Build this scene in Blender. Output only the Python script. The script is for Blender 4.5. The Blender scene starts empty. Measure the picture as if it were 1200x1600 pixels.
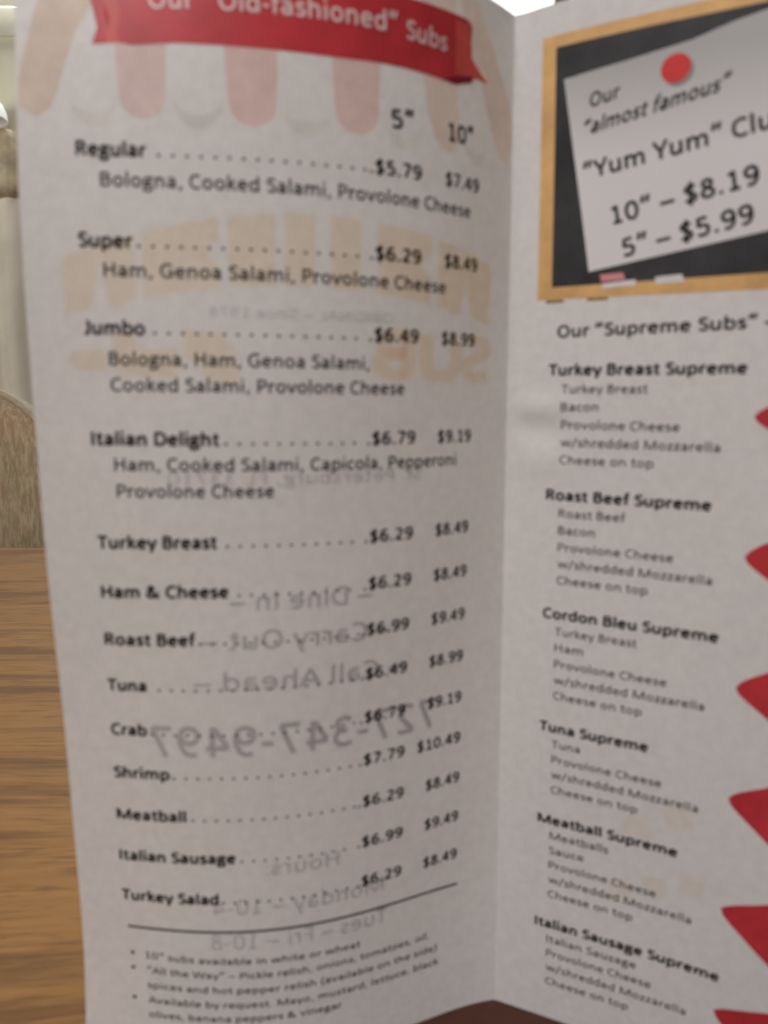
import bpy, bmesh, math, random
import numpy as np
from mathutils import Vector
random.seed(4)
sc = bpy.context.scene
CM = 0.01
# ------------------------------------------------------------------ camera
cam_d = bpy.data.cameras.new('camera'); cam = bpy.data.objects.new('camera', cam_d)
sc.collection.objects.link(cam); sc.camera = cam
PITCH, ROLL, CAM_H = 0.15585, 0.00992, 14.1505*CM
cam_d.sensor_fit = 'VERTICAL'; cam_d.sensor_height = 24.0; cam_d.sensor_width = 18.0
cam_d.lens = 24.0*1126.2/1600.0
cam_d.clip_start = 0.01; cam_d.clip_end = 60
cam.location = (0, 0, CAM_H)
cam.rotation_mode = 'XYZ'
from mathutils import Matrix
# camera basis: forward = +Y pitched down, small roll
cp, sp, cr, sr = math.cos(PITCH), math.sin(PITCH), math.cos(ROLL), math.sin(ROLL)
fwd = Vector((0, cp, -sp)); up0 = Vector((0, sp, cp)); x0 = Vector((1, 0, 0))
xa = x0*cr + up0*sr; ya = -x0*sr + up0*cr
cam.rotation_euler = Matrix((xa, ya, -fwd)).transposed().to_euler()
cam_d.dof.use_dof = True
cam_d.dof.focus_distance = 0.50
cam_d.dof.aperture_fstop = 12.0
# ------------------------------------------------------------------ light, exposure
sc.view_settings.view_transform = 'Standard'; sc.view_settings.look = 'None'
sc.view_settings.exposure = 0.06; sc.view_settings.gamma = 1.0
w = bpy.data.worlds.new('World'); sc.world = w; w.use_nodes = True
w.node_tree.nodes['Background'].inputs[0].default_value = (1.0, 0.93, 0.86, 1)
w.node_tree.nodes['Background'].inputs[1].default_value = 0.05
def area(name, loc, target, sx, sy, power, col):
    l = bpy.data.lights.new(name, 'AREA'); l.shape = 'RECTANGLE'; l.size = sx; l.size_y = sy
    l.energy = power; l.color = col
    o = bpy.data.objects.new(name, l); sc.collection.objects.link(o); o.location = loc
    o.rotation_euler = (Vector(target)-Vector(loc)).to_track_quat('-Z', 'Y').to_euler(); return o
area('front_fill', (-0.30, -2.3, 0.48), (0, 0.15, 0.14), 1.6, 0.6, 7.4, (0.98, 0.94, 1.03))  # unseen fill added in front, kept low so the table stays dark
area('top_fill', (-0.32, -0.24, 0.78), (0.0, 0.15, 0.16), 0.3, 0.3, 3.75, (1.0, 0.96, 0.955))  # unseen fill added to brighten the tops of the pages
area('window_daylight', (0.0, 2.85, 1.80), (0, 0.15, 0.10), 3.0, 0.5, 36.0, (0.97, 0.99, 1.0))
area('table_fill', (-0.20, 0.62, 1.05), (-0.20, 0.60, 0.0), 0.35, 0.35, 0.85, (1.0, 0.92, 0.80))  # unseen fill added above the table, also lights the page backs
area('wall_fill', (-2.3, 1.3, 1.0), (-1.45, 3.0, 0.1), 0.8, 0.8, 19.0, (1.0, 0.97, 0.90))  # unseen fill added to brighten the lower back wall

# ------------------------------------------------------------------ materials
def srgb(r, g, b):
    f = lambda c: (c/255/12.92) if c/255 <= 0.04045 else ((c/255+0.055)/1.055)**2.4
    return (f(r), f(g), f(b), 1)
def mat(name):
    m = bpy.data.materials.new(name); m.use_nodes = True; nt = m.node_tree
    return m, nt, nt.nodes['Principled BSDF']
def simple(name, col, rough=0.6, noise=0.0, scale=60, metal=0.0, coord='Object'):
    m, nt, b = mat(name); b.inputs['Roughness'].default_value = rough; b.inputs['Metallic'].default_value = metal
    if noise:
        tc = nt.nodes.new('ShaderNodeTexCoord'); n = nt.nodes.new('ShaderNodeTexNoise')
        n.inputs['Scale'].default_value = scale; n.inputs['Detail'].default_value = 5
        nt.links.new(tc.outputs[coord], n.inputs['Vector'])
        r = nt.nodes.new('ShaderNodeValToRGB'); r.color_ramp.elements[0].position = 0.3; r.color_ramp.elements[1].position = 0.7
        r.color_ramp.elements[0].color = [c*(1-noise) for c in col[:3]]+[1]
        r.color_ramp.elements[1].color = [min(1, c*(1+noise)) for c in col[:3]]+[1]
        nt.links.new(n.outputs['Fac'], r.inputs[0]); nt.links.new(r.outputs[0], b.inputs['Base Color'])
    else: b.inputs['Base Color'].default_value = col
    return m
def print_mat(name, col, trans=0.0, noise=0.06, scale=220, sheen_rough=0.45):
    """ink on paper: diffuse with optional light passing through, slightly mottled"""
    m = bpy.data.materials.new(name); m.use_nodes = True; nt = m.node_tree
    b = nt.nodes['Principled BSDF']; out = nt.nodes['Material Output']
    b.inputs['Roughness'].default_value = sheen_rough; b.inputs['Specular IOR Level'].default_value = 0.3
    tc = nt.nodes.new('ShaderNodeTexCoord'); n = nt.nodes.new('ShaderNodeTexNoise')
    n.inputs['Scale'].default_value = scale; n.inputs['Detail'].default_value = 6; n.inputs['Roughness'].default_value = 0.7
    nt.links.new(tc.outputs['Object'], n.inputs['Vector'])
    r = nt.nodes.new('ShaderNodeValToRGB'); r.color_ramp.elements[0].position = 0.35; r.color_ramp.elements[1].position = 0.65
    r.color_ramp.elements[0].color = [c*(1-noise) for c in col[:3]]+[1]
    r.color_ramp.elements[1].color = [min(1, c*(1+noise)) for c in col[:3]]+[1]
    nt.links.new(n.outputs['Fac'], r.inputs[0]); nt.links.new(r.outputs[0], b.inputs['Base Color'])
    if trans:
        t = nt.nodes.new('ShaderNodeBsdfTranslucent'); mx = nt.nodes.new('ShaderNodeMixShader')
        nt.links.new(r.outputs[0], t.inputs['Color']); mx.inputs[0].default_value = trans
        nt.links.new(b.outputs[0], mx.inputs[1]); nt.links.new(t.outputs[0], mx.inputs[2])
        nt.links.new(mx.outputs[0], out.inputs['Surface'])
    bp = nt.nodes.new('ShaderNodeBump'); bp.inputs['Strength'].default_value = 0.35; bp.inputs['Distance'].default_value = 0.0009
    nb = nt.nodes.new('ShaderNodeTexNoise'); nb.inputs['Scale'].default_value = 40; nb.inputs['Detail'].default_value = 3
    nt.links.new(tc.outputs['Object'], nb.inputs['Vector'])
    nt.links.new(nb.outputs['Fac'], bp.inputs['Height']); nt.links.new(bp.outputs[0], b.inputs['Normal'])
    return m
def ink_mat(name, col, noise=0.03):
    """thin ink: filters the light that reaches and leaves the paper under it"""
    m = bpy.data.materials.new(name); m.use_nodes = True; nt = m.node_tree
    t = nt.nodes.new('ShaderNodeBsdfTransparent'); tc = nt.nodes.new('ShaderNodeTexCoord'); n = nt.nodes.new('ShaderNodeTexNoise')
    n.inputs['Scale'].default_value = 150; n.inputs['Detail'].default_value = 4; nt.links.new(tc.outputs['Object'], n.inputs['Vector'])
    r = nt.nodes.new('ShaderNodeValToRGB'); r.color_ramp.elements[0].position = 0.35; r.color_ramp.elements[1].position = 0.65
    r.color_ramp.elements[0].color = [c*(1-noise) for c in col[:3]]+[1]; r.color_ramp.elements[1].color = [min(1, c*(1+noise)) for c in col[:3]]+[1]
    nt.links.new(n.outputs['Fac'], r.inputs[0]); nt.links.new(r.outputs[0], t.inputs['Color'])
    nt.links.new(t.outputs[0], nt.nodes['Material Output'].inputs['Surface']); return m
PAPER = print_mat('menu_paper', (0.83, 0.81, 0.79, 1), trans=0.34, noise=0.05, scale=480)
INK = print_mat('black_ink', (0.020, 0.018, 0.018, 1), noise=0.2)
INK_SOFT = print_mat('grey_black_ink', (0.035, 0.032, 0.031, 1), noise=0.2)
BACK_INK = ink_mat('reverse_side_ink', (0.08, 0.07, 0.06, 1))
BACK_TAN = ink_mat('reverse_side_tan_ink', (0.98, 0.73, 0.38, 1))
BACK_GREY = ink_mat('reverse_side_grey_ink', (0.30, 0.30, 0.28, 1))
BACK_PALE = ink_mat('reverse_side_pale_ink', (0.97, 0.85, 0.65, 1))
RED = print_mat('red_ink', (0.60, 0.045, 0.055, 1), noise=0.12, scale=120)
RED_B = print_mat('bright_red_ink', (0.72, 0.10, 0.08, 1), noise=0.15, scale=120)
RED_D = print_mat('dark_red_ink', (0.28, 0.012, 0.03, 1))
PINK = ink_mat('pale_pink_ink', (0.985, 0.870, 0.850, 1))
PINK_DEEP = ink_mat('pink_ink', (0.985, 0.835, 0.815, 1))
PEACH = ink_mat('pale_peach_ink', (0.985, 0.880, 0.825, 1))
TAN = ink_mat('pale_tan_ink', (0.96, 0.885, 0.815, 1))
SHADE = ink_mat('pale_grey_ink', (0.955, 0.955, 0.930, 1))
FRAMEI = print_mat('golden_wood_print', (0.76, 0.46, 0.18, 1), noise=0.18, scale=90)
FRAMED = print_mat('brown_print', (0.30, 0.19, 0.08, 1))
SLATE = print_mat('slate_print', (0.040, 0.038, 0.040, 1), noise=0.35, scale=70)
CHALKR = print_mat('pink_chalk_print', (0.75, 0.30, 0.32, 1))
CHALKW = print_mat('white_chalk_print', (0.80, 0.76, 0.74, 1))
PINRED = print_mat('pin_red_print', (0.72, 0.05, 0.045, 1))
LETW = print_mat('cream_lettering_ink', (0.86, 0.62, 0.58, 1))
# printed paper note: a grey to white gradient that is part of the artwork
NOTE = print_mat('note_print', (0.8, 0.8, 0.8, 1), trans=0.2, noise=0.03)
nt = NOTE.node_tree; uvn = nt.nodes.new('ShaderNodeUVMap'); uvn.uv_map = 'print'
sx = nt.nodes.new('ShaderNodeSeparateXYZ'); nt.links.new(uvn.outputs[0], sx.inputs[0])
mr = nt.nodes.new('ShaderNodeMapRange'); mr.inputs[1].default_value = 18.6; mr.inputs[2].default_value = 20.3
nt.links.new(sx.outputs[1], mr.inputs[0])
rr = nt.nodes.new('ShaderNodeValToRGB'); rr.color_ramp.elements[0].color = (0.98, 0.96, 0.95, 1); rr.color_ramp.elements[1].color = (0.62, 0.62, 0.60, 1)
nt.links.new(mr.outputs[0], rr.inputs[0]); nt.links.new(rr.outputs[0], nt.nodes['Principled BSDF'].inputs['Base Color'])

def wood(name, light, dark, sx=2.2, sy=60):
    m, nt, b = mat(name); L = nt.links.new
    b.inputs['Roughness'].default_value = 0.55; b.inputs['Specular IOR Level'].default_value = 0.18
    tc = nt.nodes.new('ShaderNodeTexCoord'); mp = nt.nodes.new('ShaderNodeMapping')
    mp.inputs['Rotation'].default_value = (0, 0, math.radians(-9)); L(tc.outputs['Object'], mp.inputs['Vector'])
    # large wander of the grain
    wn = nt.nodes.new('ShaderNodeTexNoise'); wn.inputs['Scale'].default_value = 5; wn.inputs['Detail'].default_value = 2
    L(mp.outputs[0], wn.inputs['Vector'])
    add = nt.nodes.new('ShaderNodeVectorMath'); add.operation = 'MULTIPLY_ADD'
    L(wn.outputs['Color'], add.inputs[0]); add.inputs[1].default_value = (0.0, 0.05, 0); L(mp.outputs[0], add.inputs[2])
    def layer(fx, fy, det, p0, p1, seed):
        s = nt.nodes.new('ShaderNodeVectorMath'); s.operation = 'MULTIPLY'; L(add.outputs[0], s.inputs[0]); s.inputs[1].default_value = (fx, fy, 1)
        o = nt.nodes.new('ShaderNodeVectorMath'); L(s.outputs[0], o.inputs[0]); o.inputs[1].default_value = (seed, seed*2.1, 0)
        n = nt.nodes.new('ShaderNodeTexNoise'); n.inputs['Scale'].default_value = 1; n.inputs['Detail'].default_value = det; n.inputs['Roughness'].default_value = 0.6
        L(o.outputs[0], n.inputs['Vector'])
        r = nt.nodes.new('ShaderNodeMapRange'); r.inputs[1].default_value = p0; r.inputs[2].default_value = p1; L(n.outputs['Fac'], r.inputs[0]); return r.outputs[0]
    a = layer(7, 75, 5, 0.50, 0.62, 3.0)      # wide dark bands
    f = layer(14, 380, 5, 0.42, 0.60, 11.0)     # fine fibres
    g = layer(60, 620, 4, 0.52, 0.66, 23.0)     # pores
    def mix(fac, c1, c2, amt):
        mx = nt.nodes.new('ShaderNodeMix'); mx.data_type = 'RGBA'
        mm = nt.nodes.new('ShaderNodeMath'); mm.operation = 'MULTIPLY'; L(fac, mm.inputs[0]); mm.inputs[1].default_value = amt
        L(mm.outputs[0], mx.inputs[0])
        if isinstance(c1, tuple): mx.inputs[6].default_value = c1
        else: L(c1, mx.inputs[6])
        mx.inputs[7].default_value = c2; return mx.outputs[2]
    c = mix(f, light, tuple([x*0.80 for x in light[:3]]+[1]), 0.7)
    c = mix(a, c, dark, 0.62); c = mix(g, c, dark, 0.55)
    L(c, b.inputs['Base Color'])
    bp = nt.nodes.new('ShaderNodeBump'); bp.inputs['Strength'].default_value = 0.15; bp.inputs['Distance'].default_value = 0.0003
    L(f, bp.inputs['Height']); L(bp.outputs[0], b.inputs['Normal'])
    return m
OAK = wood('oak_tabletop', (0.39, 0.196, 0.060, 1), (0.125, 0.060, 0.026, 1))
EDGE = wood('oak_edge', (0.42, 0.23, 0.09, 1), (0.20, 0.11, 0.05, 1))
METAL = simple('dark_metal', (0.04, 0.04, 0.04, 1), 0.4, metal=0.8)
WALL = simple('olive_cream_wall', (0.66, 0.62, 0.48, 1), 0.9, 0.10, 3)
FLOOR = simple('brown_floor', (0.16, 0.10, 0.06, 1), 0.6, 0.25, 8)
WFRAME = simple('window_frame_paint', (0.62, 0.61, 0.55, 1), 0.5)
CURT = simple('pale_curtain', (0.64, 0.58, 0.49, 1), 0.9, 0.16, 5)
SHADEM = simple('white_lamp_shade', (0.9, 0.9, 0.88, 1), 0.4)
BROWN = simple('brown_wood', (0.42, 0.34, 0.22, 1), 0.5, 0.3, 20)
def fabric():
    m, nt, b = mat('woven_fabric'); L = nt.links.new
    b.inputs['Roughness'].default_value = 0.95; b.inputs['Sheen Weight'].default_value = 0.5; b.inputs['Sheen Roughness'].default_value = 0.4
    tc = nt.nodes.new('ShaderNodeTexCoord')
    def layer(scale, det, p0, p1):
        s = nt.nodes.new('ShaderNodeMapping'); s.inputs['Scale'].default_value = scale; s.inputs['Rotation'].default_value = (0, math.radians(4), 0)
        L(tc.outputs['Object'], s.inputs['Vector'])
        n = nt.nodes.new('ShaderNodeTexNoise'); n.inputs['Scale'].default_value = 1; n.inputs['Detail'].default_value = det; n.inputs['Roughness'].default_value = 0.7
        L(s.outputs[0], n.inputs['Vector']); r = nt.nodes.new('ShaderNodeMapRange'); r.inputs[1].default_value = p0; r.inputs[2].default_value = p1
        L(n.outputs['Fac'], r.inputs[0]); return r.outputs[0]
    a = layer((14, 14, 9), 3, 0.35, 0.65); f = layer((240, 240, 45), 3, 0.40, 0.60); g = layer((170, 170, 95), 2, 0.58, 0.70)
    def mix(fac, c1, c2):
        mx = nt.nodes.new('ShaderNodeMix'); mx.data_type = 'RGBA'; L(fac, mx.inputs[0])
        for k, c in ((6, c1), (7, c2)):
            if isinstance(c, tuple): mx.inputs[k].default_value = c
            else: L(c, mx.inputs[k])
        return mx.outputs[2]
    base = mix(a, (0.50, 0.42, 0.23, 1), (0.66, 0.42, 0.26, 1))
    thread = mix(a, (0.78, 0.68, 0.42, 1), (0.85, 0.66, 0.44, 1))
    c = mix(f, base, thread); c = mix(g, c, (0.55, 0.47, 0.34, 1))
    L(c, b.inputs['Base Color'])
    bp = nt.nodes.new('ShaderNodeBump'); bp.inputs['Strength'].default_value = 0.6; bp.inputs['Distance'].default_value = 0.001
    L(f, bp.inputs['Height']); L(bp.outputs[0], b.inputs['Normal'])
    return m
FAB = fabric()
def emis(name, col, s):
    m, nt, b = mat(name); b.inputs['Base Color'].default_value = (0.1, 0.1, 0.1, 1)
    b.inputs['Emission Color'].default_value = col; b.inputs['Emission Strength'].default_value = s; return m
SKYGLASS = emis('daylit_window_glass', (1.0, 1.0, 0.93, 1), 1.7)

# ------------------------------------------------------------------ helpers
def link(name, me, m, parent=None, smooth=False):
    o = bpy.data.objects.new(name, me); sc.collection.objects.link(o)
    if m: me.materials.append(m)
    if parent: o.parent = parent
    if smooth:
        for p in me.polygons: p.use_smooth = True
    return o
def empty(name, loc, label, cat, group=None):
    o = bpy.data.objects.new(name, None); sc.collection.objects.link(o); o.location = loc; o.empty_display_size = 0.05
    o['label'] = label; o['category'] = cat
    if group: o['group'] = group
    return o
def box(name, lo, hi, m, parent=None, bev=0.0, off=(0, 0, 0)):
    bm = bmesh.new(); bmesh.ops.create_cube(bm, size=1)
    for v in bm.verts:
        for k in range(3): v.co[k] = lo[k]+(v.co[k]+0.5)*(hi[k]-lo[k])-off[k]
    if bev: bmesh.ops.bevel(bm, geom=bm.edges[:], offset=bev, segments=3, affect='EDGES', profile=0.6)
    me = bpy.data.meshes.new(name); bm.to_mesh(me); bm.free(); return link(name, me, m, parent, bev > 0)

# ------------------------------------------------------------------ the sheet's shape
# u: cm from the fold, v: cm above the table.  theta: how far each strip turns toward the viewer.
PW, PH = 9.31, 21.59
AL = np.array([0.57627, 0.47466, -0.05483, -0.12166, 0.50898, -2.17535, -0.07972, 0.1771, -3.39086, 3.19384, 0.05885, -0.04186, 2.32348, -1.11628, 0.07063, -0.38225]).reshape(4, 4)
AR = np.array([0.53381, 0.1003, -0.04276, -0.33746, -0.16653, 0.04891, 0.56366, -0.08832, 0.03252]).reshape(3, 3)
GX, GWt = np.polynomial.legendre.leggauss(6)
def theta(a, s, v):
    t = v/PH*2-1; ss = s/PW; r = 0
    for i in range(a.shape[0]):
        for j in range(a.shape[1]): r = r + a[i, j]*ss**i*t**j
    return r
def surf(side, x, v, lift=0.0):
    """x: print coordinate in cm (left page: from its outer edge; right page: from the fold) -> metres"""
    x = np.asarray(x, float); v = np.asarray(v, float)
    u = PW-x if side == 'L' else x
    a = AL if side == 'L' else AR; sg = -1 if side == 'L' else 1
    s = (GX[None]+1)/2*u[:, None]; th = theta(a, s, v[:, None])
    X = sg*(np.cos(th)*GWt).sum(1)*u/2; Y = -(np.sin(th)*GWt).sum(1)*u/2
    t = v/PH; the = theta(a, u, v)
    nx = sg*-np.sin(the); ny = -np.cos(the)          # normal toward the viewer
    d = np.zeros_like(u)+lift
    if side == 'R':   # the small crumple beside the fold
        d = d + 0.10*np.exp(-((u-0.75)/0.55)**2-((v-14.0)/0.22)**2)*(u > 0)*np.minimum(u/0.3, 1)
        d = d - 0.09*np.exp(-((u-0.55)/0.6)**2-((v-13.55)/0.24)**2)*np.minimum(u/0.3, 1)
        d = d + 0.08*np.exp(-((u-0.8)/0.5)**2-((v-12.9)/0.35)**2)*np.minimum(u/0.3, 1)
        d = d - 0.034*np.exp(-((u-0.27)/0.15)**2)*np.minimum(u/0.1, 1)*(0.55+0.45*np.tanh((v-7)/3))*(1+0.35*np.sin(v*1.7))
        d = d + 0.03*np.sin(v*0.9+1)*np.sin(u*0.7)*np.minimum(u/1.5, 1)
    else:
        d = d + 0.022*np.sin(v*1.1+2)*np.sin(u*0.8)*np.minimum(u/1.5, 1)
    return np.stack([2.74174-0.27844*t+X+nx*d, 15.152+0.30174*t+Y+ny*d, v], 1)*CM

menu = empty('folded_menu', (0.0274, 0.1515, 0.0), 'white folded paper sandwich menu standing open upright on the wooden table', 'menu')
ORG = np.array([0.0274, 0.1515, 0.0])
def put(name, xy, faces, side, lift, m, parent, smooth=False):
    xy = np.asarray(xy, float)
    P = surf(side, xy[:, 0], xy[:, 1], lift)-ORG
    me = bpy.data.meshes.new(name); me.from_pydata(P.tolist(), [], faces)
    uv = me.uv_layers.new(name='print')
    idx = np.empty(len(me.loops), int); me.loops.foreach_get('vertex_index', idx)
    uv.data.foreach_set('uv', xy[idx].ravel())
    me.update(); return link(name, me, m, parent, smooth)
pages = {}
for side, lab in (('L', 'page with the list of subs and prices under a red ribbon'), ('R', 'page with a chalkboard picture over the supreme subs')):
    nx, ny = 72, 150
    xs = np.linspace(0, PW, nx+1); vs = np.linspace(0, PH, ny+1)
    xy = [(x, v) for v in vs for x in xs]
    fc = [(j*(nx+1)+i, j*(nx+1)+i+1, (j+1)*(nx+1)+i+1, (j+1)*(nx+1)+i) for j in range(ny) for i in range(nx)]
    pages[side] = put('page', xy, fc, side, 0.0, PAPER, menu, True); pages[side]['label'] = lab
# the two pages share the fold; nothing between them

# a plain humanist sans drawn as pen strokes; numbers are hundredths of the capital height.
# width | strokes: s = smooth, p = straight, d = dot
GLYPHS = {
'a': '76|s 15,60 28,67 46,66 57,52 57,30 57,0|s 57,40 35,39 18,31 15,18 27,7 42,10 57,24',
'b': '83|p 18,106 18,0|s 18,46 30,62 46,67 64,58 69,37 64,15 45,6 30,9 18,20',
'c': '67|s 59,60 45,67 28,64 16,50 14,36 17,19 28,8 44,6 59,13',
'd': '83|p 65,106 65,0|s 65,50 55,63 39,67 20,58 14,37 19,15 36,6 50,10 65,26',
'e': '79|p 16,38 66,38|s 65,38 63,54 52,65 40,67 23,60 14,38 20,16 38,6 50,6 64,12',
'f': '48|s 48,101 38,103 27,99 22,86 22,60 22,0|p 5,67 45,67',
'g': '74|s 35,67 50,63 55,49 50,36 35,31 20,36 15,49 20,63 35,67|s 22,35 14,27 22,17 42,14 60,6 60,-9 48,-21 30,-24 12,-18 10,-5 22,8|p 36,67 70,67',
'h': '83|p 18,106 18,0|s 18,46 30,61 46,67 60,60 64,45 64,20 64,0',
'i': '36|p 18,73 18,0|d 18,97', 'j': '38|s 20,73 20,20 19,-8 12,-22 0,-24|d 20,97',
'k': '72|p 18,106 18,0|p 61,73 22,36|p 32,44 66,0', 'l': '36|p 18,106 18,0',
'm': '126|p 18,73 18,0|s 18,46 30,61 43,67 56,60 62,45 62,20 62,0|s 62,46 75,61 89,67 103,60 107,45 107,20 107,0',
'n': '83|p 18,73 18,0|s 18,46 30,61 46,67 60,60 64,45 64,20 64,0',
'o': '83|s 42,67 60,60 69,37 60,14 42,6 24,14 14,37 24,60 42,67',
'p': '83|p 18,73 18,-29|s 18,46 30,62 46,67 64,58 69,37 64,15 45,6 30,9 18,20',
'q': '83|p 65,73 65,-29|s 65,50 55,63 39,67 20,58 14,37 19,15 36,6 50,10 65,26',
'r': '55|p 18,73 18,0|s 18,42 26,58 38,67 52,65', 's': '62|s 53,62 38,67 20,63 15,52 24,41 42,34 50,22 44,9 28,6 9,12',
't': '53|s 24,92 24,60 24,25 27,10 37,6 49,8|p 5,67 47,67', 'u': '83|s 18,73 18,30 21,13 34,6 48,10 64,27|p 64,73 64,0',
'v': '71|p 7,73 35,2|p 64,73 36,2', 'w': '113|p 7,73 31,2|p 33,2 56,70|p 57,70 80,2|p 82,2 106,73',
'x': '68|p 8,73 60,0|p 60,73 8,0', 'y': '71|p 7,73 36,2|p 65,73 27,-29', 'z': '62|p 7,66 55,66|p 54,64 9,9|p 8,7 56,7',
'A': '91|p 6,0 45,98|p 46,98 86,0|p 19,33 73,33', 'B': '86|p 19,0 19,100|s 19,93 48,93 64,84 64,66 48,54 22,54|s 22,54 52,53 70,42 70,22 54,8 19,7',
'C': '84|s 76,86 62,93 44,93 22,80 14,50 21,20 42,6 60,6 76,15', 'D': '97|p 19,0 19,100|s 19,93 50,92 76,78 83,50 75,20 50,8 19,7',
'E': '77|p 19,0 19,100|p 19,93 64,93|p 19,52 60,52|p 19,7 65,7', 'F': '72|p 19,0 19,100|p 19,93 62,93|p 19,50 58,50',
'G': '99|s 84,85 66,94 44,93 22,79 14,50 22,20 44,6 66,8 84,16|p 84,12 84,47|p 56,45 88,45', 'H': '98|p 19,0 19,100|p 79,0 79,100|p 19,53 79,53',
'I': '40|p 20,0 20,100', 'J': '50|s 33,100 33,40 31,15 20,6 4,10', 'K': '82|p 19,0 19,100|p 71,100 24,52|p 32,58 77,0', 'L': '66|p 19,0 19,100|p 19,7 61,7',
'M': '135|p 19,0 19,100|p 23,97 66,4|p 69,4 112,97|p 116,0 116,100', 'N': '102|p 19,0 19,100|p 22,97 80,3|p 83,0 83,100',
'O': '104|s 52,94 75,86 90,50 76,15 52,6 28,15 14,50 29,86 52,94', 'P': '81|p 19,0 19,100|s 19,93 48,93 68,83 69,60 50,45 20,44',
'R': '86|p 19,0 19,100|s 19,93 48,93 66,84 66,64 48,52 20,52|p 44,51 74,0', 'S': '72|s 63,87 45,94 24,90 16,74 25,59 48,48 61,34 58,14 38,6 11,12',
'T': '77|p 3,93 74,93|p 38,93 38,0', 'U': '101|s 18,100 18,40 25,13 50,6 76,14 83,40 83,100', 'V': '90|p 6,100 44,2|p 46,2 84,100',
'W': '140|p 6,100 34,2|p 36,2 69,98|p 71,98 103,2|p 105,2 134,100', 'Y': '77|p 4,100 38,42|p 72,100 39,42|p 38,46 38,0',
'0': '80|s 40,93 58,84 67,50 58,15 40,6 22,15 13,50 22,84 40,93', '1': '80|p 20,7 67,7|p 43,7 43,99|p 42,95 19,80',
'2': '80|s 15,85 30,93 48,91 59,76 54,56 36,34 14,8|p 12,7 67,7', '3': '80|s 16,87 34,93 54,88 58,70 48,56 27,52|s 30,52 54,49 64,30 55,12 34,6 12,12',
'4': '80|p 53,0 53,98|p 49,96 10,31|p 7,29 73,29', '5': '80|p 62,93 21,93|p 21,97 19,50|s 19,54 40,56 60,48 64,30 55,11 34,6 13,11',
'6': '80|s 61,90 46,93 28,86 16,62 14,38 20,14 40,6 58,14 65,30 58,48 42,56 26,50 16,38', '7': '80|p 11,93 68,93|p 66,92 28,0',
'8': '80|s 40,93 56,87 60,73 52,61 40,53 22,43 14,26 22,11 40,6 58,11 66,26 58,42 40,53 28,61 20,73 24,87 40,93',
'9': '80|s 19,9 34,6 52,13 64,37 66,60 60,85 40,93 22,86 15,70 22,52 38,44 54,50 65,62',
'.': '40|d 20,8', ',': '40|p 25,15 14,-15', ':': '42|d 21,8|d 21,60', '$': '80|s 63,79 48,87 26,83 18,70 26,57 50,44 62,32 58,14 36,8 13,14|p 44,108 35,-14',
'&': '108|s 90,48 80,28 60,10 38,6 18,14 14,30 22,46 42,58 54,70 54,84 42,93 28,88 24,74 36,56 62,28 96,0', '-': '48|p 7,38 41,38', '–': '79|p 4,38 75,38',
'/': '61|p 6,-14 54,106', '(': '48|s 39,110 20,75 17,45 20,12 39,-26', ')': '48|s 9,110 28,75 31,45 28,12 9,-26',
'“': '63|p 12,72 22,108|p 38,72 48,108|d 13,77|d 39,77', '”': '63|p 14,72 24,108|p 40,72 50,108|d 23,102|d 49,102'}
def text2d(s, bold=0.0, shear=0.0):
    """bold = pen width as a fraction of the capital height"""
    V = []; F = []; x = 0.0; h = bold/2; tri = 0
    for chv in s:
        if chv == ' ': x += 0.357; continue
        parts = GLYPHS[chv].split('|'); wd = float(parts[0])/100
        for st in parts[1:]:
            kind, rest = st[0], st[2:]
            P = [np.array([float(q) for q in t.split(',')])/100 for t in rest.split()]
            if kind == 'd':
                b = len(V); r = h*1.15; V += [(x+P[0][0]+r*math.cos(k*math.pi/4), P[0][1]+r*math.sin(k*math.pi/4), tri) for k in range(8)]
                F.append(tuple(range(b, b+8))); tri += 1; continue
            if kind == 's' and len(P) > 2:
                closed = np.allclose(P[0], P[-1]); Q = []
                for i in range(len(P)-1):
                    p0 = P[i-1] if i else (P[-2] if closed else 2*P[0]-P[1]); p3 = P[i+2] if i+2 < len(P) else (P[1] if closed else 2*P[-1]-P[-2])
                    for j in range(4):
                        t = j/4; Q.append(0.5*(2*P[i]+(P[i+1]-p0)*t+(2*p0-5*P[i]+4*P[i+1]-p3)*t*t+(3*P[i]-p0-3*P[i+1]+p3)*t**3))
                Q.append(P[-1]); P = Q
            b = len(V); n = len(P)
            for i in range(n):
                d0 = P[i]-P[i-1] if i else P[1]-P[0]; d1 = P[i+1]-P[i] if i+1 < n else P[-1]-P[-2]
                d0 = d0/max(np.hypot(*d0), 1e-9); d1 = d1/max(np.hypot(*d1), 1e-9); d = d0+d1; d = d/max(np.hypot(*d), 1e-9)
                nn = np.array([-d[1], d[0]])*h
                V.append((x+P[i][0]+nn[0], P[i][1]+nn[1], tri)); V.append((x+P[i][0]-nn[0], P[i][1]-nn[1], tri))
            for i in range(n-1): F.append((b+2*i, b+2*i+1, b+2*i+3, b+2*i+2))
            tri += 1
        x += wd
    co = np.array(V); co[:, 0] += co[:, 1]*shear
    return co, F
CAP = 1.0
LAYER = 0.0
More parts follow.
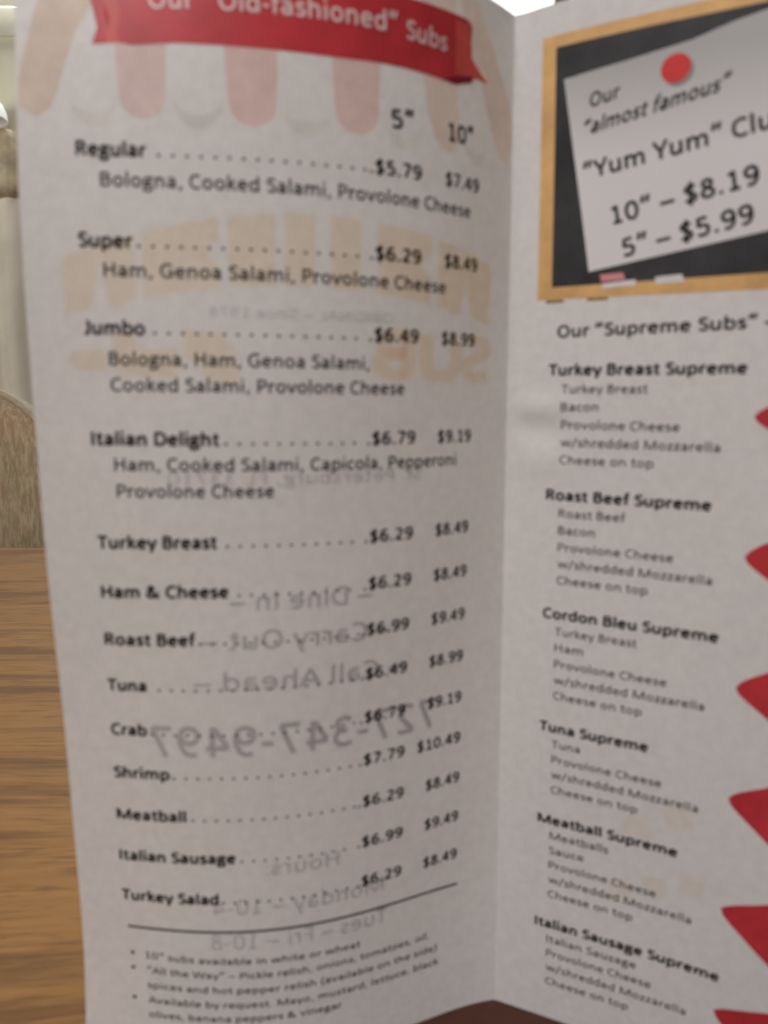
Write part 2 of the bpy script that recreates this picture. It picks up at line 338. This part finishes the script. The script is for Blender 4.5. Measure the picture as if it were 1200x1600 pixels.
def text(name, s, side, p0, p1, cap, m, bold=0.15, shear=0.0, lift=0.006, mirror=False, arc=0.0):
    co, fc = text2d(s, bold, shear)
    co = co.copy(); w0, w1 = co[:, 0].min(), co[:, 0].max()
    k = (co[:, 0]-w0)/(w1-w0)
    if mirror: k = 1-k; fc = [f[::-1] for f in fc]
    p0 = np.array(p0, float); p1 = np.array(p1, float); d = p1-p0; n = np.array([-d[1], d[0]])/np.hypot(*d)
    LAYERS = (co[:, 2] % 6)*0.0006
    q = p0[None]+k[:, None]*d[None]+(co[:, 1]*cap/CAP)[:, None]*n[None]
    q[:, 1] += arc*(k-0.5)**2*4
    return put(name, q, fc, side, lift+LAYERS*(1 if lift > 0 else -1), m, pages[side])
def poly(name, pts, side, m, lift=0.004, step=0.35, smooth_pts=False):
    bm = bmesh.new(); vs = [bm.verts.new((x, y, 0)) for x, y in pts]; f = bm.faces.new(vs)
    lo = [min(p[k] for p in pts) for k in (0, 1)]; hi = [max(p[k] for p in pts) for k in (0, 1)]
    for k in (0, 1):
        c = math.ceil(lo[k]/step)*step
        while c < hi[k]:
            co = [0, 0, 0]; no = [0, 0, 0]; co[k] = c; no[k] = 1
            bmesh.ops.bisect_plane(bm, geom=bm.verts[:]+bm.edges[:]+bm.faces[:], plane_co=co, plane_no=no); c += step
    bmesh.ops.triangulate(bm, faces=bm.faces[:])
    bm.verts.index_update()
    xy = [(v.co.x, v.co.y) for v in bm.verts]; fc = [tuple(v.index for v in f.verts) for f in bm.faces]; bm.free()
    return put(name, xy, fc, side, lift, m, pages[side], True)
def spline(pts, n=6):
    out = []; N = len(pts)
    for i in range(N):
        p = [np.array(pts[(i+k) % N], float) for k in (-1, 0, 1, 2)]
        for j in range(n):
            t = j/n
            q = 0.5*((2*p[1])+(-p[0]+p[2])*t+(2*p[0]-5*p[1]+4*p[2]-p[3])*t*t+(-p[0]+3*p[1]-3*p[2]+p[3])*t**3)
            out.append((float(q[0]), float(q[1])))
    return out
# ------------------------------------------------------------------ left page
def stripe(xc, hw, bot, top=21.4, lean=0.0, m=PINK):
    pts = [(xc-hw+lean, top), (xc-hw*0.98, bot+1.1), (xc-hw*0.92, bot+0.55)]
    for k in range(9):
        a = math.pi+math.pi*k/8; pts.append((xc+hw*0.90*math.cos(a), bot+0.36+0.36*math.sin(a)))
    pts += [(xc+hw*0.92, bot+0.55), (xc+hw*0.98, bot+1.1), (xc+hw+lean, top)]
    return poly('awning_stripe', pts, 'L', m)
stripe(2.02, 0.42, 18.66); stripe(3.82, 0.44, 18.62, m=PINK_DEEP); stripe(5.60, 0.44, 18.66, m=PINK_DEEP)
poly('awning_stripe', [(0.75, 21.4), (0.35, 20.5), (0.14, 19.7), (0.04, 19.2), (0.04, 18.85), (0.12, 18.72), (0.30, 18.66), (0.50, 18.76), (0.62, 19.0), (0.75, 19.4), (0.96, 20.04), (1.30, 20.6), (1.75, 21.4)], 'L', TAN)
poly('awning_stripe', [(6.85, 21.4), (6.88, 19.95), (7.02, 19.25), (7.16, 18.85), (7.30, 18.72), (7.50, 18.68), (7.66, 18.78), (7.73, 18.95), (7.71, 19.4), (7.66, 19.9), (7.60, 21.4)], 'L', PEACH)
poly('awning_stripe', [(7.66, 21.4), (8.00, 20.6), (8.35, 19.85), (8.62, 19.25), (8.78, 18.95), (8.90, 18.82), (9.08, 18.78), (9.22, 18.88), (9.28, 19.2), (9.28, 19.75), (9.0, 20.15), (8.60, 20.75), (8.30, 21.2), (8.20, 21.4)], 'L', PEACH)
for xc, wd in ((1.22, 0.40), (2.92, 0.42), (4.72, 0.44), (6.5, 0.40), (8.18, 0.32)):
    poly('awning_scallop', [(xc+wd*math.cos(a), 19.02+0.50*math.sin(a)) for a in [math.pi+math.pi*k/12 for k in range(13)]]+[(xc-wd*0.92*math.cos(a), 19.02+0.26*math.sin(a)) for a in [math.pi+math.pi*k/12 for k in range(1, 12)]], 'L', SHADE, 0.003)
rib = poly('ribbon_banner', spline([(1.72, 21.06), (3.5, 21.08), (5.5, 21.08), (7.4, 21.05), (7.96, 21.0), (7.99, 20.7), (8.0, 20.42), (7.97, 20.2), (7.80, 19.93), (7.43, 19.88), (6.3, 19.90), (5.2, 19.86), (3.9, 19.87), (2.6, 19.89), (1.72, 19.88), (1.70, 20.4)], 4), 'L', RED, 0.009)
poly('ribbon_tail', [(1.0, 21.06), (1.18, 20.75), (1.27, 20.42), (1.33, 20.13), (1.30, 20.0), (1.24, 19.86), (1.90, 19.89), (1.90, 21.06)], 'L', RED_B, 0.007)
poly('ribbon_tail', [(1.24, 19.862), (1.46, 19.872), (1.52, 20.3), (1.42, 20.7), (1.20, 20.74), (1.27, 20.42), (1.33, 20.13)], 'L', RED, 0.0105)
poly('ribbon_tail', [(7.60, 20.96), (7.95, 20.98), (8.02, 20.40), (8.24, 20.22), (8.46, 20.08), (8.16, 20.09), (8.03, 20.04), (7.62, 20.00)], 'L', RED_B, 0.0115)
poly('ribbon_tail', [(7.30, 19.875), (7.62, 20.02), (8.03, 20.10), (8.03, 19.99), (7.62, 19.86)], 'L', RED_D, 0.0130)
text('ribbon_lettering', 'Our', 'L', (2.18, 20.44), (2.93, 20.44), 0.32, LETW, 0.175, lift=0.017)
text('ribbon_lettering', '“Old-fashioned”', 'L', (3.12, 20.44), (6.38, 20.43), 0.32, LETW, 0.175, lift=0.017)
text('ribbon_lettering', 'Subs', 'L', (6.55, 20.39), (7.40, 20.36), 0.31, LETW, 0.175, lift=0.017)
text('size_heading', '5”', 'L', (6.25, 18.87), (6.71, 18.89), 0.31, INK, 0.20)
text('size_heading', '10”', 'L', (7.47, 18.87), (8.10, 18.89), 0.31, INK, 0.20)
def dots(x0, x1, v, m=INK_SOFT):
    xy = []; fc = []; x = x0
    while x < x1:
        b = len(xy); r = 0.030
        for k in range(8): xy.append((x+r*math.cos(k*math.pi/4), v+0.035+r*math.sin(k*math.pi/4)))
        fc.append(tuple(range(b, b+8))); x += 0.232
    o = put('dot_leader', xy, fc, 'L', 0.006, m, pages['L'])
items = [('Regular', 18.06, 0.91, 2.05, 2.25, '$5.79', '$7.49'), ('Super', 16.60, 0.89, 1.77, 1.87, '$6.29', '$8.49'),
 ('Jumbo', 15.18, 0.91, 1.93, 2.09, '$6.49', '$8.99'), ('Italian Delight', 13.30, 0.93, 3.14, 3.25, '$6.79', '$9.19')]
rows = [('Turkey Breast', 3.07, 3.25, '$6.29', '$8.49'), ('Ham & Cheese', 3.27, 3.45, '$6.29', '$8.49'), ('Roast Beef', 2.65, 2.73, '$6.99', '$9.49'),
 ('Tuna', 1.70, 1.94, '$6.49', '$8.99'), ('Crab', 1.67, 1.76, '$6.79', '$9.19'), ('Shrimp', 2.08, 2.16, '$7.79', '$10.49'),
 ('Meatball', 2.37, 2.50, '$6.29', '$8.49'), ('Italian Sausage', 3.33, 3.45, '$6.99', '$9.49'), ('Turkey Salad', 2.97, 3.06, '$6.29', '$8.49')]
for i, (n, x1, dx, a, b) in enumerate(rows): items.append((n, 11.435-0.9355*i, 0.945, x1, dx, a, b))
for n, v, x0_, x1_, dx, a, b in items:
    text('item_name', n, 'L', (x0_, v), (x1_, v), 0.235, INK, 0.235)
    dots(dx, 5.76, v)
    text('price', '.'+a, 'L', (5.82, v), (6.86, v+0.01), 0.240, INK, 0.20)
    text('price', b, 'L', (7.40 if len(b) < 6 else 7.17, v+0.01), (8.26, v+0.015), 0.240, INK, 0.20)
for s, v, a, b in (('Bologna, Cooked Salami, Provolone Cheese', 17.58, 1.29, 8.03), ('Ham, Genoa Salami, Provolone Cheese', 16.13, 1.28, 7.44),
        ('Bologna, Ham, Genoa Salami,', 14.67, 1.30, 5.84), ('Cooked Salami, Provolone Cheese', 14.23, 1.31, 6.58),
        ('Ham, Cooked Salami, Capicola, Pepperoni', 12.85, 1.31, 7.87), ('Provolone Cheese', 12.375, 1.33, 4.09)):
    text('ingredients', s, 'L', (a, v), (b, v), 0.232, INK_SOFT, 0.165)
poly('rule_line', [(1.03, 3.29), (8.29, 3.27), (8.29, 3.325), (1.03, 3.345)], 'L', INK_SOFT, 0.006)
for s, v0, v1, a, b in (('10” subs available in white or wheat', 2.60, 2.48, 1.38, 5.92), ('“All the Way” – Pickle relish, onions, tomatoes, oil,', 2.25, 2.11, 1.40, 7.60),
        ('spices and hot pepper relish (available on the side)', 1.90, 1.74, 1.40, 7.80), ('Available by request. Mayo, mustard, lettuce, black', 1.55, 1.38, 1.40, 7.85),
        ('olives, banana peppers & vinegar', 1.21, 1.11, 1.40, 5.50)):
    text('footnote', s, 'L', (a, v0), (b, v1), 0.155, INK_SOFT, 0.155)
for v in (2.68, 2.33, 1.63):
    poly('bullet', [(1.10+0.045*math.cos(k*math.pi/4), v+0.02+0.045*math.sin(k*math.pi/4)) for k in range(8)], 'L', INK, 0.006)
# print on the reverse of the left page, seen through the paper against the light
def back(name, s, x0_, x1_, v, cap, m=BACK_INK, bold=0.17):
    return text(name, s, 'L', (x0_, v), (x1_, v+0.01), cap, m, bold, lift=-0.008, mirror=True)
back('reverse_lettering', 'ORIGINAL – Since 1978', 3.0, 6.30, 15.50, 0.18, BACK_GREY)
back('reverse_lettering', 'St. Petersburg, FL 33710', 2.22, 7.05, 12.60, 0.24, BACK_GREY)
back('reverse_lettering', '– Dine In –', 3.28, 6.0, 10.23, 0.38)
back('reverse_lettering', '– Carry Out –', 2.75, 6.45, 9.47, 0.38)
back('reverse_lettering', '– Call Ahead –', 2.60, 6.75, 8.64, 0.38)
back('reverse_lettering', '727-347-9497', 1.72, 7.60, 7.26, 0.66)
back('reverse_lettering', 'Hours:', 3.90, 5.44, 4.57, 0.34, BACK_GREY)
back('reverse_lettering', 'Monday – 10-4', 2.83, 6.46, 3.70, 0.36, BACK_GREY)
back('reverse_lettering', 'Tues – Fri – 10-8', 2.78, 6.54, 2.90, 0.36, BACK_GREY)
def arch_top(x): return 17.28-0.078*(x-4.9)**2*(0.6 if x < 4.9 else 0.42)
def arch_bot(x): return 16.06-0.058*(x-4.6)**2*(0.65 if x < 4.6 else 0.45)
def block(x0_, x1_, notch=None):
    n = 5; xs = [x0_+(x1_-x0_)*k/n for k in range(n+1)]
    pts = [(x, arch_top(x)) for x in xs]
    if notch == 'right': pts += [(x1_, 16.75), (x1_-0.18, 16.68), (x1_-0.18, 16.5), (x1_, 16.4)]
    if notch == 'bottom':
        xm = (x0_+x1_)/2; pts += [(x1_, arch_bot(x1_)), (xm+0.13, arch_bot(xm)), (xm, 16.45), (xm-0.13, arch_bot(xm)), (x0_, arch_bot(x0_))]
        poly('reverse_banner_letter', pts, 'L', BACK_TAN, -0.006); return
    pts += [(x, arch_bot(x)) for x in xs[::-1]]
    poly('reverse_banner_letter', pts, 'L', BACK_TAN, -0.006)
for a in ((0.62, 1.80, 'bottom'), (1.92, 3.18, 'right'), (3.34, 4.14), (4.31, 4.83), (5.10, 5.66), (5.98, 7.10, 'right'), (7.26, 8.68, 'bottom')): block(*a)
back('reverse_banner_letter', 'SUB', 5.88, 8.78, 14.54, 0.82, BACK_TAN, 0.30)
for pts in ([(0.66, 14.9), (1.25, 14.95), (1.25, 14.56), (0.66, 14.62)], [(1.35, 15.2), (1.75, 15.25), (1.80, 14.95), (2.45, 14.95), (2.45, 14.48), (1.40, 14.5)],
            [(2.55, 15.28), (3.1, 15.26), (3.45, 14.98), (3.50, 14.35), (2.9, 14.4), (2.85, 14.7), (2.55, 14.8)]):
    poly('reverse_banner_letter', pts, 'L', BACK_TAN, -0.006)
# ------------------------------------------------------------------ right page
def frame_bar(pts): poly('chalkboard_frame', pts, 'R', FRAMEI, 0.006)
BO = ((0.60, 21.02), (8.70, 20.95), (8.72, 16.08), (0.62, 16.14)); BI = ((0.87, 20.80), (8.42, 20.74), (8.44, 16.40), (0.91, 16.37))
for k in range(4):
    j = (k+1) % 4; frame_bar([BO[k], BO[j], BI[j], BI[k]])
poly('chalkboard_slate', [BI[0], BI[1], BI[2], BI[3]], 'R', SLATE, 0.004)
for a, b in ((0.80, 1.16), (1.62, 2.02)): poly('frame_foot', [(a, 16.13), (b, 16.125), (b, 16.07), (a, 16.07)], 'R', FRAMED, 0.005)
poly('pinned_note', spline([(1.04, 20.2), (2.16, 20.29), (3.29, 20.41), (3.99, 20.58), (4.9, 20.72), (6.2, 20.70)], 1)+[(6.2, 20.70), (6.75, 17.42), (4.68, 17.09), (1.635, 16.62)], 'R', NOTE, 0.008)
pn = [(3.05+0.255*math.cos(a), 20.0+0.245*math.sin(a)) for a in [2*math.pi*k/20 for k in range(20)]]
poly('pushpin', [(x+0.05, y-0.06) for x, y in pn], 'R', print_mat('pin_shadow_print', (0.30, 0.29, 0.28, 1)), 0.011)  # drop shadow drawn into the print beneath the pin
poly('pushpin', pn, 'R', PINRED, 0.014)
text('note_lettering', 'Our', 'R', (1.56, 19.61), (2.12, 19.69), 0.24, INK, 0.18, 0.2, 0.013)
text('note_lettering', '“almost famous”', 'R', (1.48, 19.13), (4.01, 19.52), 0.25, INK, 0.18, 0.35, 0.013)
text('note_lettering', '“Yum Yum” Club', 'R', (1.48, 18.32), (4.95, 18.80), 0.31, INK, 0.185, 0.0, 0.013)
text('note_lettering', '10” – $8.19', 'R', (2.05, 17.45), (4.52, 17.885), 0.335, INK, 0.185, 0.0, 0.013)
text('note_lettering', '5” – $5.99', 'R', (2.285, 16.84), (4.475, 17.245), 0.335, INK, 0.185, 0.0, 0.013)
poly('chalk_stick', [(1.85, 16.55), (2.28, 16.56), (2.33, 16.43), (1.88, 16.42)], 'R', CHALKR, 0.009)
poly('chalk_stick', [(1.90, 16.38), (2.52, 16.42), (2.52, 16.31), (1.90, 16.29)], 'R', CHALKW, 0.010)
poly('chalk_stick', [(2.87, 16.44), (3.33, 16.46), (3.38, 16.32), (2.87, 16.31)], 'R', CHALKW, 0.010)
text('section_heading', 'Our “Supreme Subs” –', 'R', (1.05, 15.39), (4.93, 15.45), 0.235, INK, 0.20)
blocks = [('Turkey Breast Supreme', 4.51, ['Turkey Breast', 'Bacon']), ('Roast Beef Supreme', 4.06, ['Roast Beef', 'Bacon']), ('Cordon Bleu Supreme', 4.32, ['Turkey Breast', 'Ham']),
 ('Tuna Supreme', 3.15, ['Tuna']), ('Meatball Supreme', 3.81, ['Meatballs', 'Sauce']), ('Italian Sausage Supreme', 4.73, ['Italian Sausage'])]
ends = {'Turkey Breast': 2.83, 'Bacon': 1.92, 'Roast Beef': 2.51, 'Ham': 1.78, 'Tuna': 1.78, 'Meatballs': 2.44, 'Sauce': 1.93, 'Italian Sausage': 3.11}
v = 14.648
for n, x1_, subs in blocks:
    text('item_name', n, 'R', (0.905, v), (x1_, v+0.01), 0.215, INK, 0.235); v -= 0.3586
    for s in subs+['Provolone Cheese', 'w/shredded Mozzarella', 'Cheese on top']:
        e = ends.get(s) or {'P': 3.43, 'w': 4.14, 'C': 2.99}[s[0]]
        text('ingredients', s, 'R', (1.18, v), (e, v+0.01), 0.175, INK_SOFT, 0.145); v -= 0.3548
    v -= 0.754-0.3548
for v, du, dd in ((13.88, .50, .55), (11.30, .60, .66), (8.74, .62, .68), (6.45, .52, .80), (4.02, .44, .82), (1.64, .36, .90)):
    pts = [(6.3, v+du*1.9), (5.3, v+du*0.80), (4.90, v+du*0.42), (4.74, v+du*0.22), (4.665, v+0.02), (4.72, v-dd*0.14), (4.86, v-dd*0.32), (5.3, v-dd*0.80), (6.3, v-dd*1.8), (8.5, v-dd*1.8), (8.5, v+du*1.9)]
    pb = poly('price_burst', pts[::-1], 'R', RED, 0.008)
    for p in pb.data.polygons: p.use_smooth = False
for x, v, q in ((2.7, 3.75, .28), (3.4, 4.05, .25), (4.1, 4.35, .25), (3.0, 5.35, .30), (3.8, 5.75, .28)):
    poly('reverse_banner_letter', [(x-q, v-q), (x+q, v-q*.8), (x+q*.9, v+q), (x-q, v+q*.8)], 'R', BACK_PALE, -0.006)

# ------------------------------------------------------------------ table
TY = 0.667
tbl = empty('dining_table', (0.0, 0.2, -0.75), 'oak grained wooden table under the menu', 'table')
off = (0.0, 0.2, -0.75)
box('tabletop', (-0.75, -0.35, -0.032), (0.75, TY, -0.0004), OAK, tbl, 0.004, off)
box('edge_band', (-0.74, TY+0.0005, -0.030), (0.74, TY+0.006, -0.003), EDGE, tbl, 0.001, off)
box('pedestal', (-0.05, 0.15, -0.72), (0.05, 0.25, -0.0325), METAL, tbl, 0.01, off)
box('foot_plate', (-0.3, -0.1, -0.75), (0.3, 0.5, -0.721), METAL, tbl, 0.01, off)
sheet_o = box('shade_sheet', (-0.045, -0.22, -0.0002), (0.26, 0.165, 0.0005), simple('dark_red_brown_shade', (0.075, 0.024, 0.012, 1), 0.8, 0.25, 60), None, 0.0002)  # added dark sheet: its colour stands in for shade on the table
sheet_o['label'] = 'dark red brown sheet added as shade on the table under the fold of the menu'; sheet_o['category'] = 'shade_sheet'
# ------------------------------------------------------------------ chair behind the table
CX, CY = -0.60, 0.86
ch = empty('upholstered_chair', (CX, CY+0.1, -0.75), 'tan and brown woven fabric chair with rounded back behind the table', 'chair')
def backrest(name, x0_, x1_, z0, z1, yc, th, R):
    def outline(d):
        r = max(R-d, 0.01); pts = []
        for k in range(13): a = math.pi/2*k/12; pts.append((x1_-d-r+r*math.cos(a), z1-d-r+r*math.sin(a)))
        for k in range(13): a = math.pi/2+math.pi/2*k/12; pts.append((x0_+d+r+r*math.cos(a), z1-d-r+r*math.sin(a)))
        pts += [(x0_+d, z0+d), (x1_-d, z0+d)]; return pts
    rings = []
    for k in range(0, 17):
        a = math.pi*k/16; dd = (1-math.sin(a)**0.7)*th*0.55; rings.append([(x, yc-math.cos(a)*th/2, z) for x, z in outline(dd)])
    n = len(rings[0]); V = [p for r in rings for p in r]; F = []
    for k in range(16):
        for i in range(n):
            j = (i+1) % n; F.append((k*n+i, k*n+j, (k+1)*n+j, (k+1)*n+i))
    F.append(tuple(range(n))[::-1]); F.append(tuple(16*n+i for i in range(n)))
    V = [(x-CX, y-CY-0.1, z+0.75) for x, y, z in V]
    me = bpy.data.meshes.new(name); me.from_pydata(V, [], F)
    bm = bmesh.new(); bm.from_mesh(me); bmesh.ops.recalc_face_normals(bm, faces=bm.faces[:]); bm.to_mesh(me); bm.free()
    return link(name, me, FAB, ch, True)
backrest('backrest', -0.815, -0.393, -0.25, 0.155, CY+0.035, 0.07, 0.118)
co = (CX, CY+0.1, -0.75)
def piping():
    x0_, x1_, z0, z1, Rr, yp = -0.815, -0.393, -0.25, 0.155, 0.118, CY+0.018
    d = 0.001; r = Rr-d; pts = [(x1_-d, z0+0.01)]
    pts += [(x1_-d-r+r*math.cos(math.pi/2*k/16), z1-d-r+r*math.sin(math.pi/2*k/16)) for k in range(17)]
    pts += [(x0_+d+r+r*math.cos(math.pi/2+math.pi/2*k/16), z1-d-r+r*math.sin(math.pi/2+math.pi/2*k/16)) for k in range(17)]
    pts.append((x0_+d, z0+0.01)); V = []; F = []; n = 8
    for i, (x, z) in enumerate(pts):
        a = pts[max(i-1, 0)]; b = pts[min(i+1, len(pts)-1)]; t = Vector((b[0]-a[0], 0, b[1]-a[1])).normalized(); nn = Vector((-t.z, 0, t.x))
        for k in range(n):
            c = 2*math.pi*k/n; p = Vector((x, yp, z))+nn*0.0045*math.cos(c)+Vector((0, 1, 0))*0.0045*math.sin(c)
            V.append((p.x-CX, p.y-CY-0.1, p.z+0.75))
    for i in range(len(pts)-1):
        for k in range(n): j = (k+1) % n; F.append((i*n+k, i*n+j, (i+1)*n+j, (i+1)*n+k))
    me = bpy.data.meshes.new('piping'); me.from_pydata(V, [], F); return link('piping', me, simple('pale_piping', (0.70, 0.63, 0.46, 1), 0.9, 0.1, 200), ch, True)
piping()
box('seat', (-0.82, CY-0.02+0.0-0.36, -0.34), (-0.39, CY-0.0, -0.26), FAB, ch, 0.02, co)
for x in (-0.79, -0.44):
    for y in (CY-0.32, CY+0.02): box('leg', (x, y, -0.75), (x+0.03, y+0.03, -0.33 if y < CY else -0.251), METAL, ch, 0.003, co)
# ------------------------------------------------------------------ room behind
BY = 3.0
bm_ = []
def struct(name, lo, hi, m):
    o = box(name, lo, hi, m); o['kind'] = 'structure'; return o
struct('floor', (-4, -2.5, -0.80), (4, BY+0.2, -0.75), FLOOR)
# wall with the window opening
WX0, WX1, WZ0, WZ1 = -2.40, 2.2, 1.50, 2.15
wl = box('back_wall', (-4, BY, -0.75), (WX0, BY+0.12, 2.3), WALL); wl['kind'] = 'structure'
for nm, lo, hi in (('wall_section', (WX1, BY, -0.75), (4, BY+0.12, 2.3)), ('wall_section', (WX0, BY, -0.75), (WX1, BY+0.12, WZ0)), ('wall_section', (WX0, BY, WZ1), (WX1, BY+0.12, 2.3))):
    box(nm, lo, hi, WALL, wl)
win = empty('window', ((WX0+WX1)/2, BY+0.06, WZ0), 'bright overexposed window with grey mullions showing above the top of the menu', 'window')
wo = ((WX0+WX1)/2, BY+0.06, WZ0)
muls = [-2.40+0.04, -1.30, -0.42, 0.665, 1.45, 2.2-0.04]
for i, x in enumerate(muls): box('mullion', (x-0.03, BY+0.02, WZ0+0.05), (x+0.03, BY+0.10, WZ1-0.05), WFRAME, win, 0.004, wo)
for z in (WZ0, WZ1-0.05): box('frame_rail', (WX0, BY+0.02, z), (WX1, BY+0.10, z+0.05), WFRAME, win, 0.004, wo)
for a, b in zip(muls[:-1], muls[1:]): box('pane', (a+0.031, BY+0.05, WZ0+0.051), (b-0.031, BY+0.06, WZ1-0.051), SKYGLASS, win, 0, wo)

bl = box('roller_blind', (-2.38, BY-0.018, 1.49), (-1.33, BY-0.015, 2.2), print_mat('blind_cloth', (0.80, 0.78, 0.70, 1), trans=0.6))
bl['label'] = 'pale roller blind over the left part of the window'; bl['category'] = 'blind'
cur = bpy.data.meshes.new('curtain'); cv = []; cf = []; NXC, NZC = 160, 10
for j in range(NZC+1):
    z = -0.30+(0.93+0.30)*j/NZC
    for i in range(NXC+1):
        x = -2.35+(-1.25+2.35)*i/NXC
        cv.append((x, BY-0.032+0.014*math.sin(x*52+0.6*math.sin(z*5))+0.010*math.sin(x*23+1+z), z+0.012*math.sin(x*19)*(1 if j in (0, NZC) else 0)))
for j in range(NZC):
    for i in range(NXC): q = j*(NXC+1)+i; cf.append((q, q+1, q+NXC+2, q+NXC+1))
cur.from_pydata(cv, [], cf)
curo = link('curtain', cur, CURT, None, True); curo['label'] = 'pale pinkish grey curtain on the wall above the chair'; curo['category'] = 'curtain'
sc_ = empty('wall_sconce', (-1.50, BY-0.06, 0.95), 'small wall lamp with a white shade and brown wooden back beside the menu edge', 'lamp')
so = (-1.50, BY-0.06, 0.95)
box('back_plate', (-1.56, BY-0.09, 0.90), (-1.42, BY-0.001, 1.145), BROWN, sc_, 0.04, so)
def lathe(name, prof, cx, cy, m, parent, off):
    n = 24; V = []; F = []
    for r, z in prof:
        for k in range(n): V.append((cx+r*math.cos(2*math.pi*k/n)-off[0], cy+r*math.sin(2*math.pi*k/n)-off[1], z-off[2]))
    for i in range(len(prof)-1):
        for k in range(n): j = (k+1) % n; F.append((i*n+k, i*n+j, (i+1)*n+j, (i+1)*n+k))
    me = bpy.data.meshes.new(name); me.from_pydata(V, [], F); return link(name, me, m, parent, True)
lathe('lamp_shade', [(0.080, 1.150), (0.078, 1.175), (0.066, 1.205), (0.045, 1.228), (0.015, 1.24), (0.001, 1.24)], -1.495, BY-0.14, SHADEM, sc_, so)
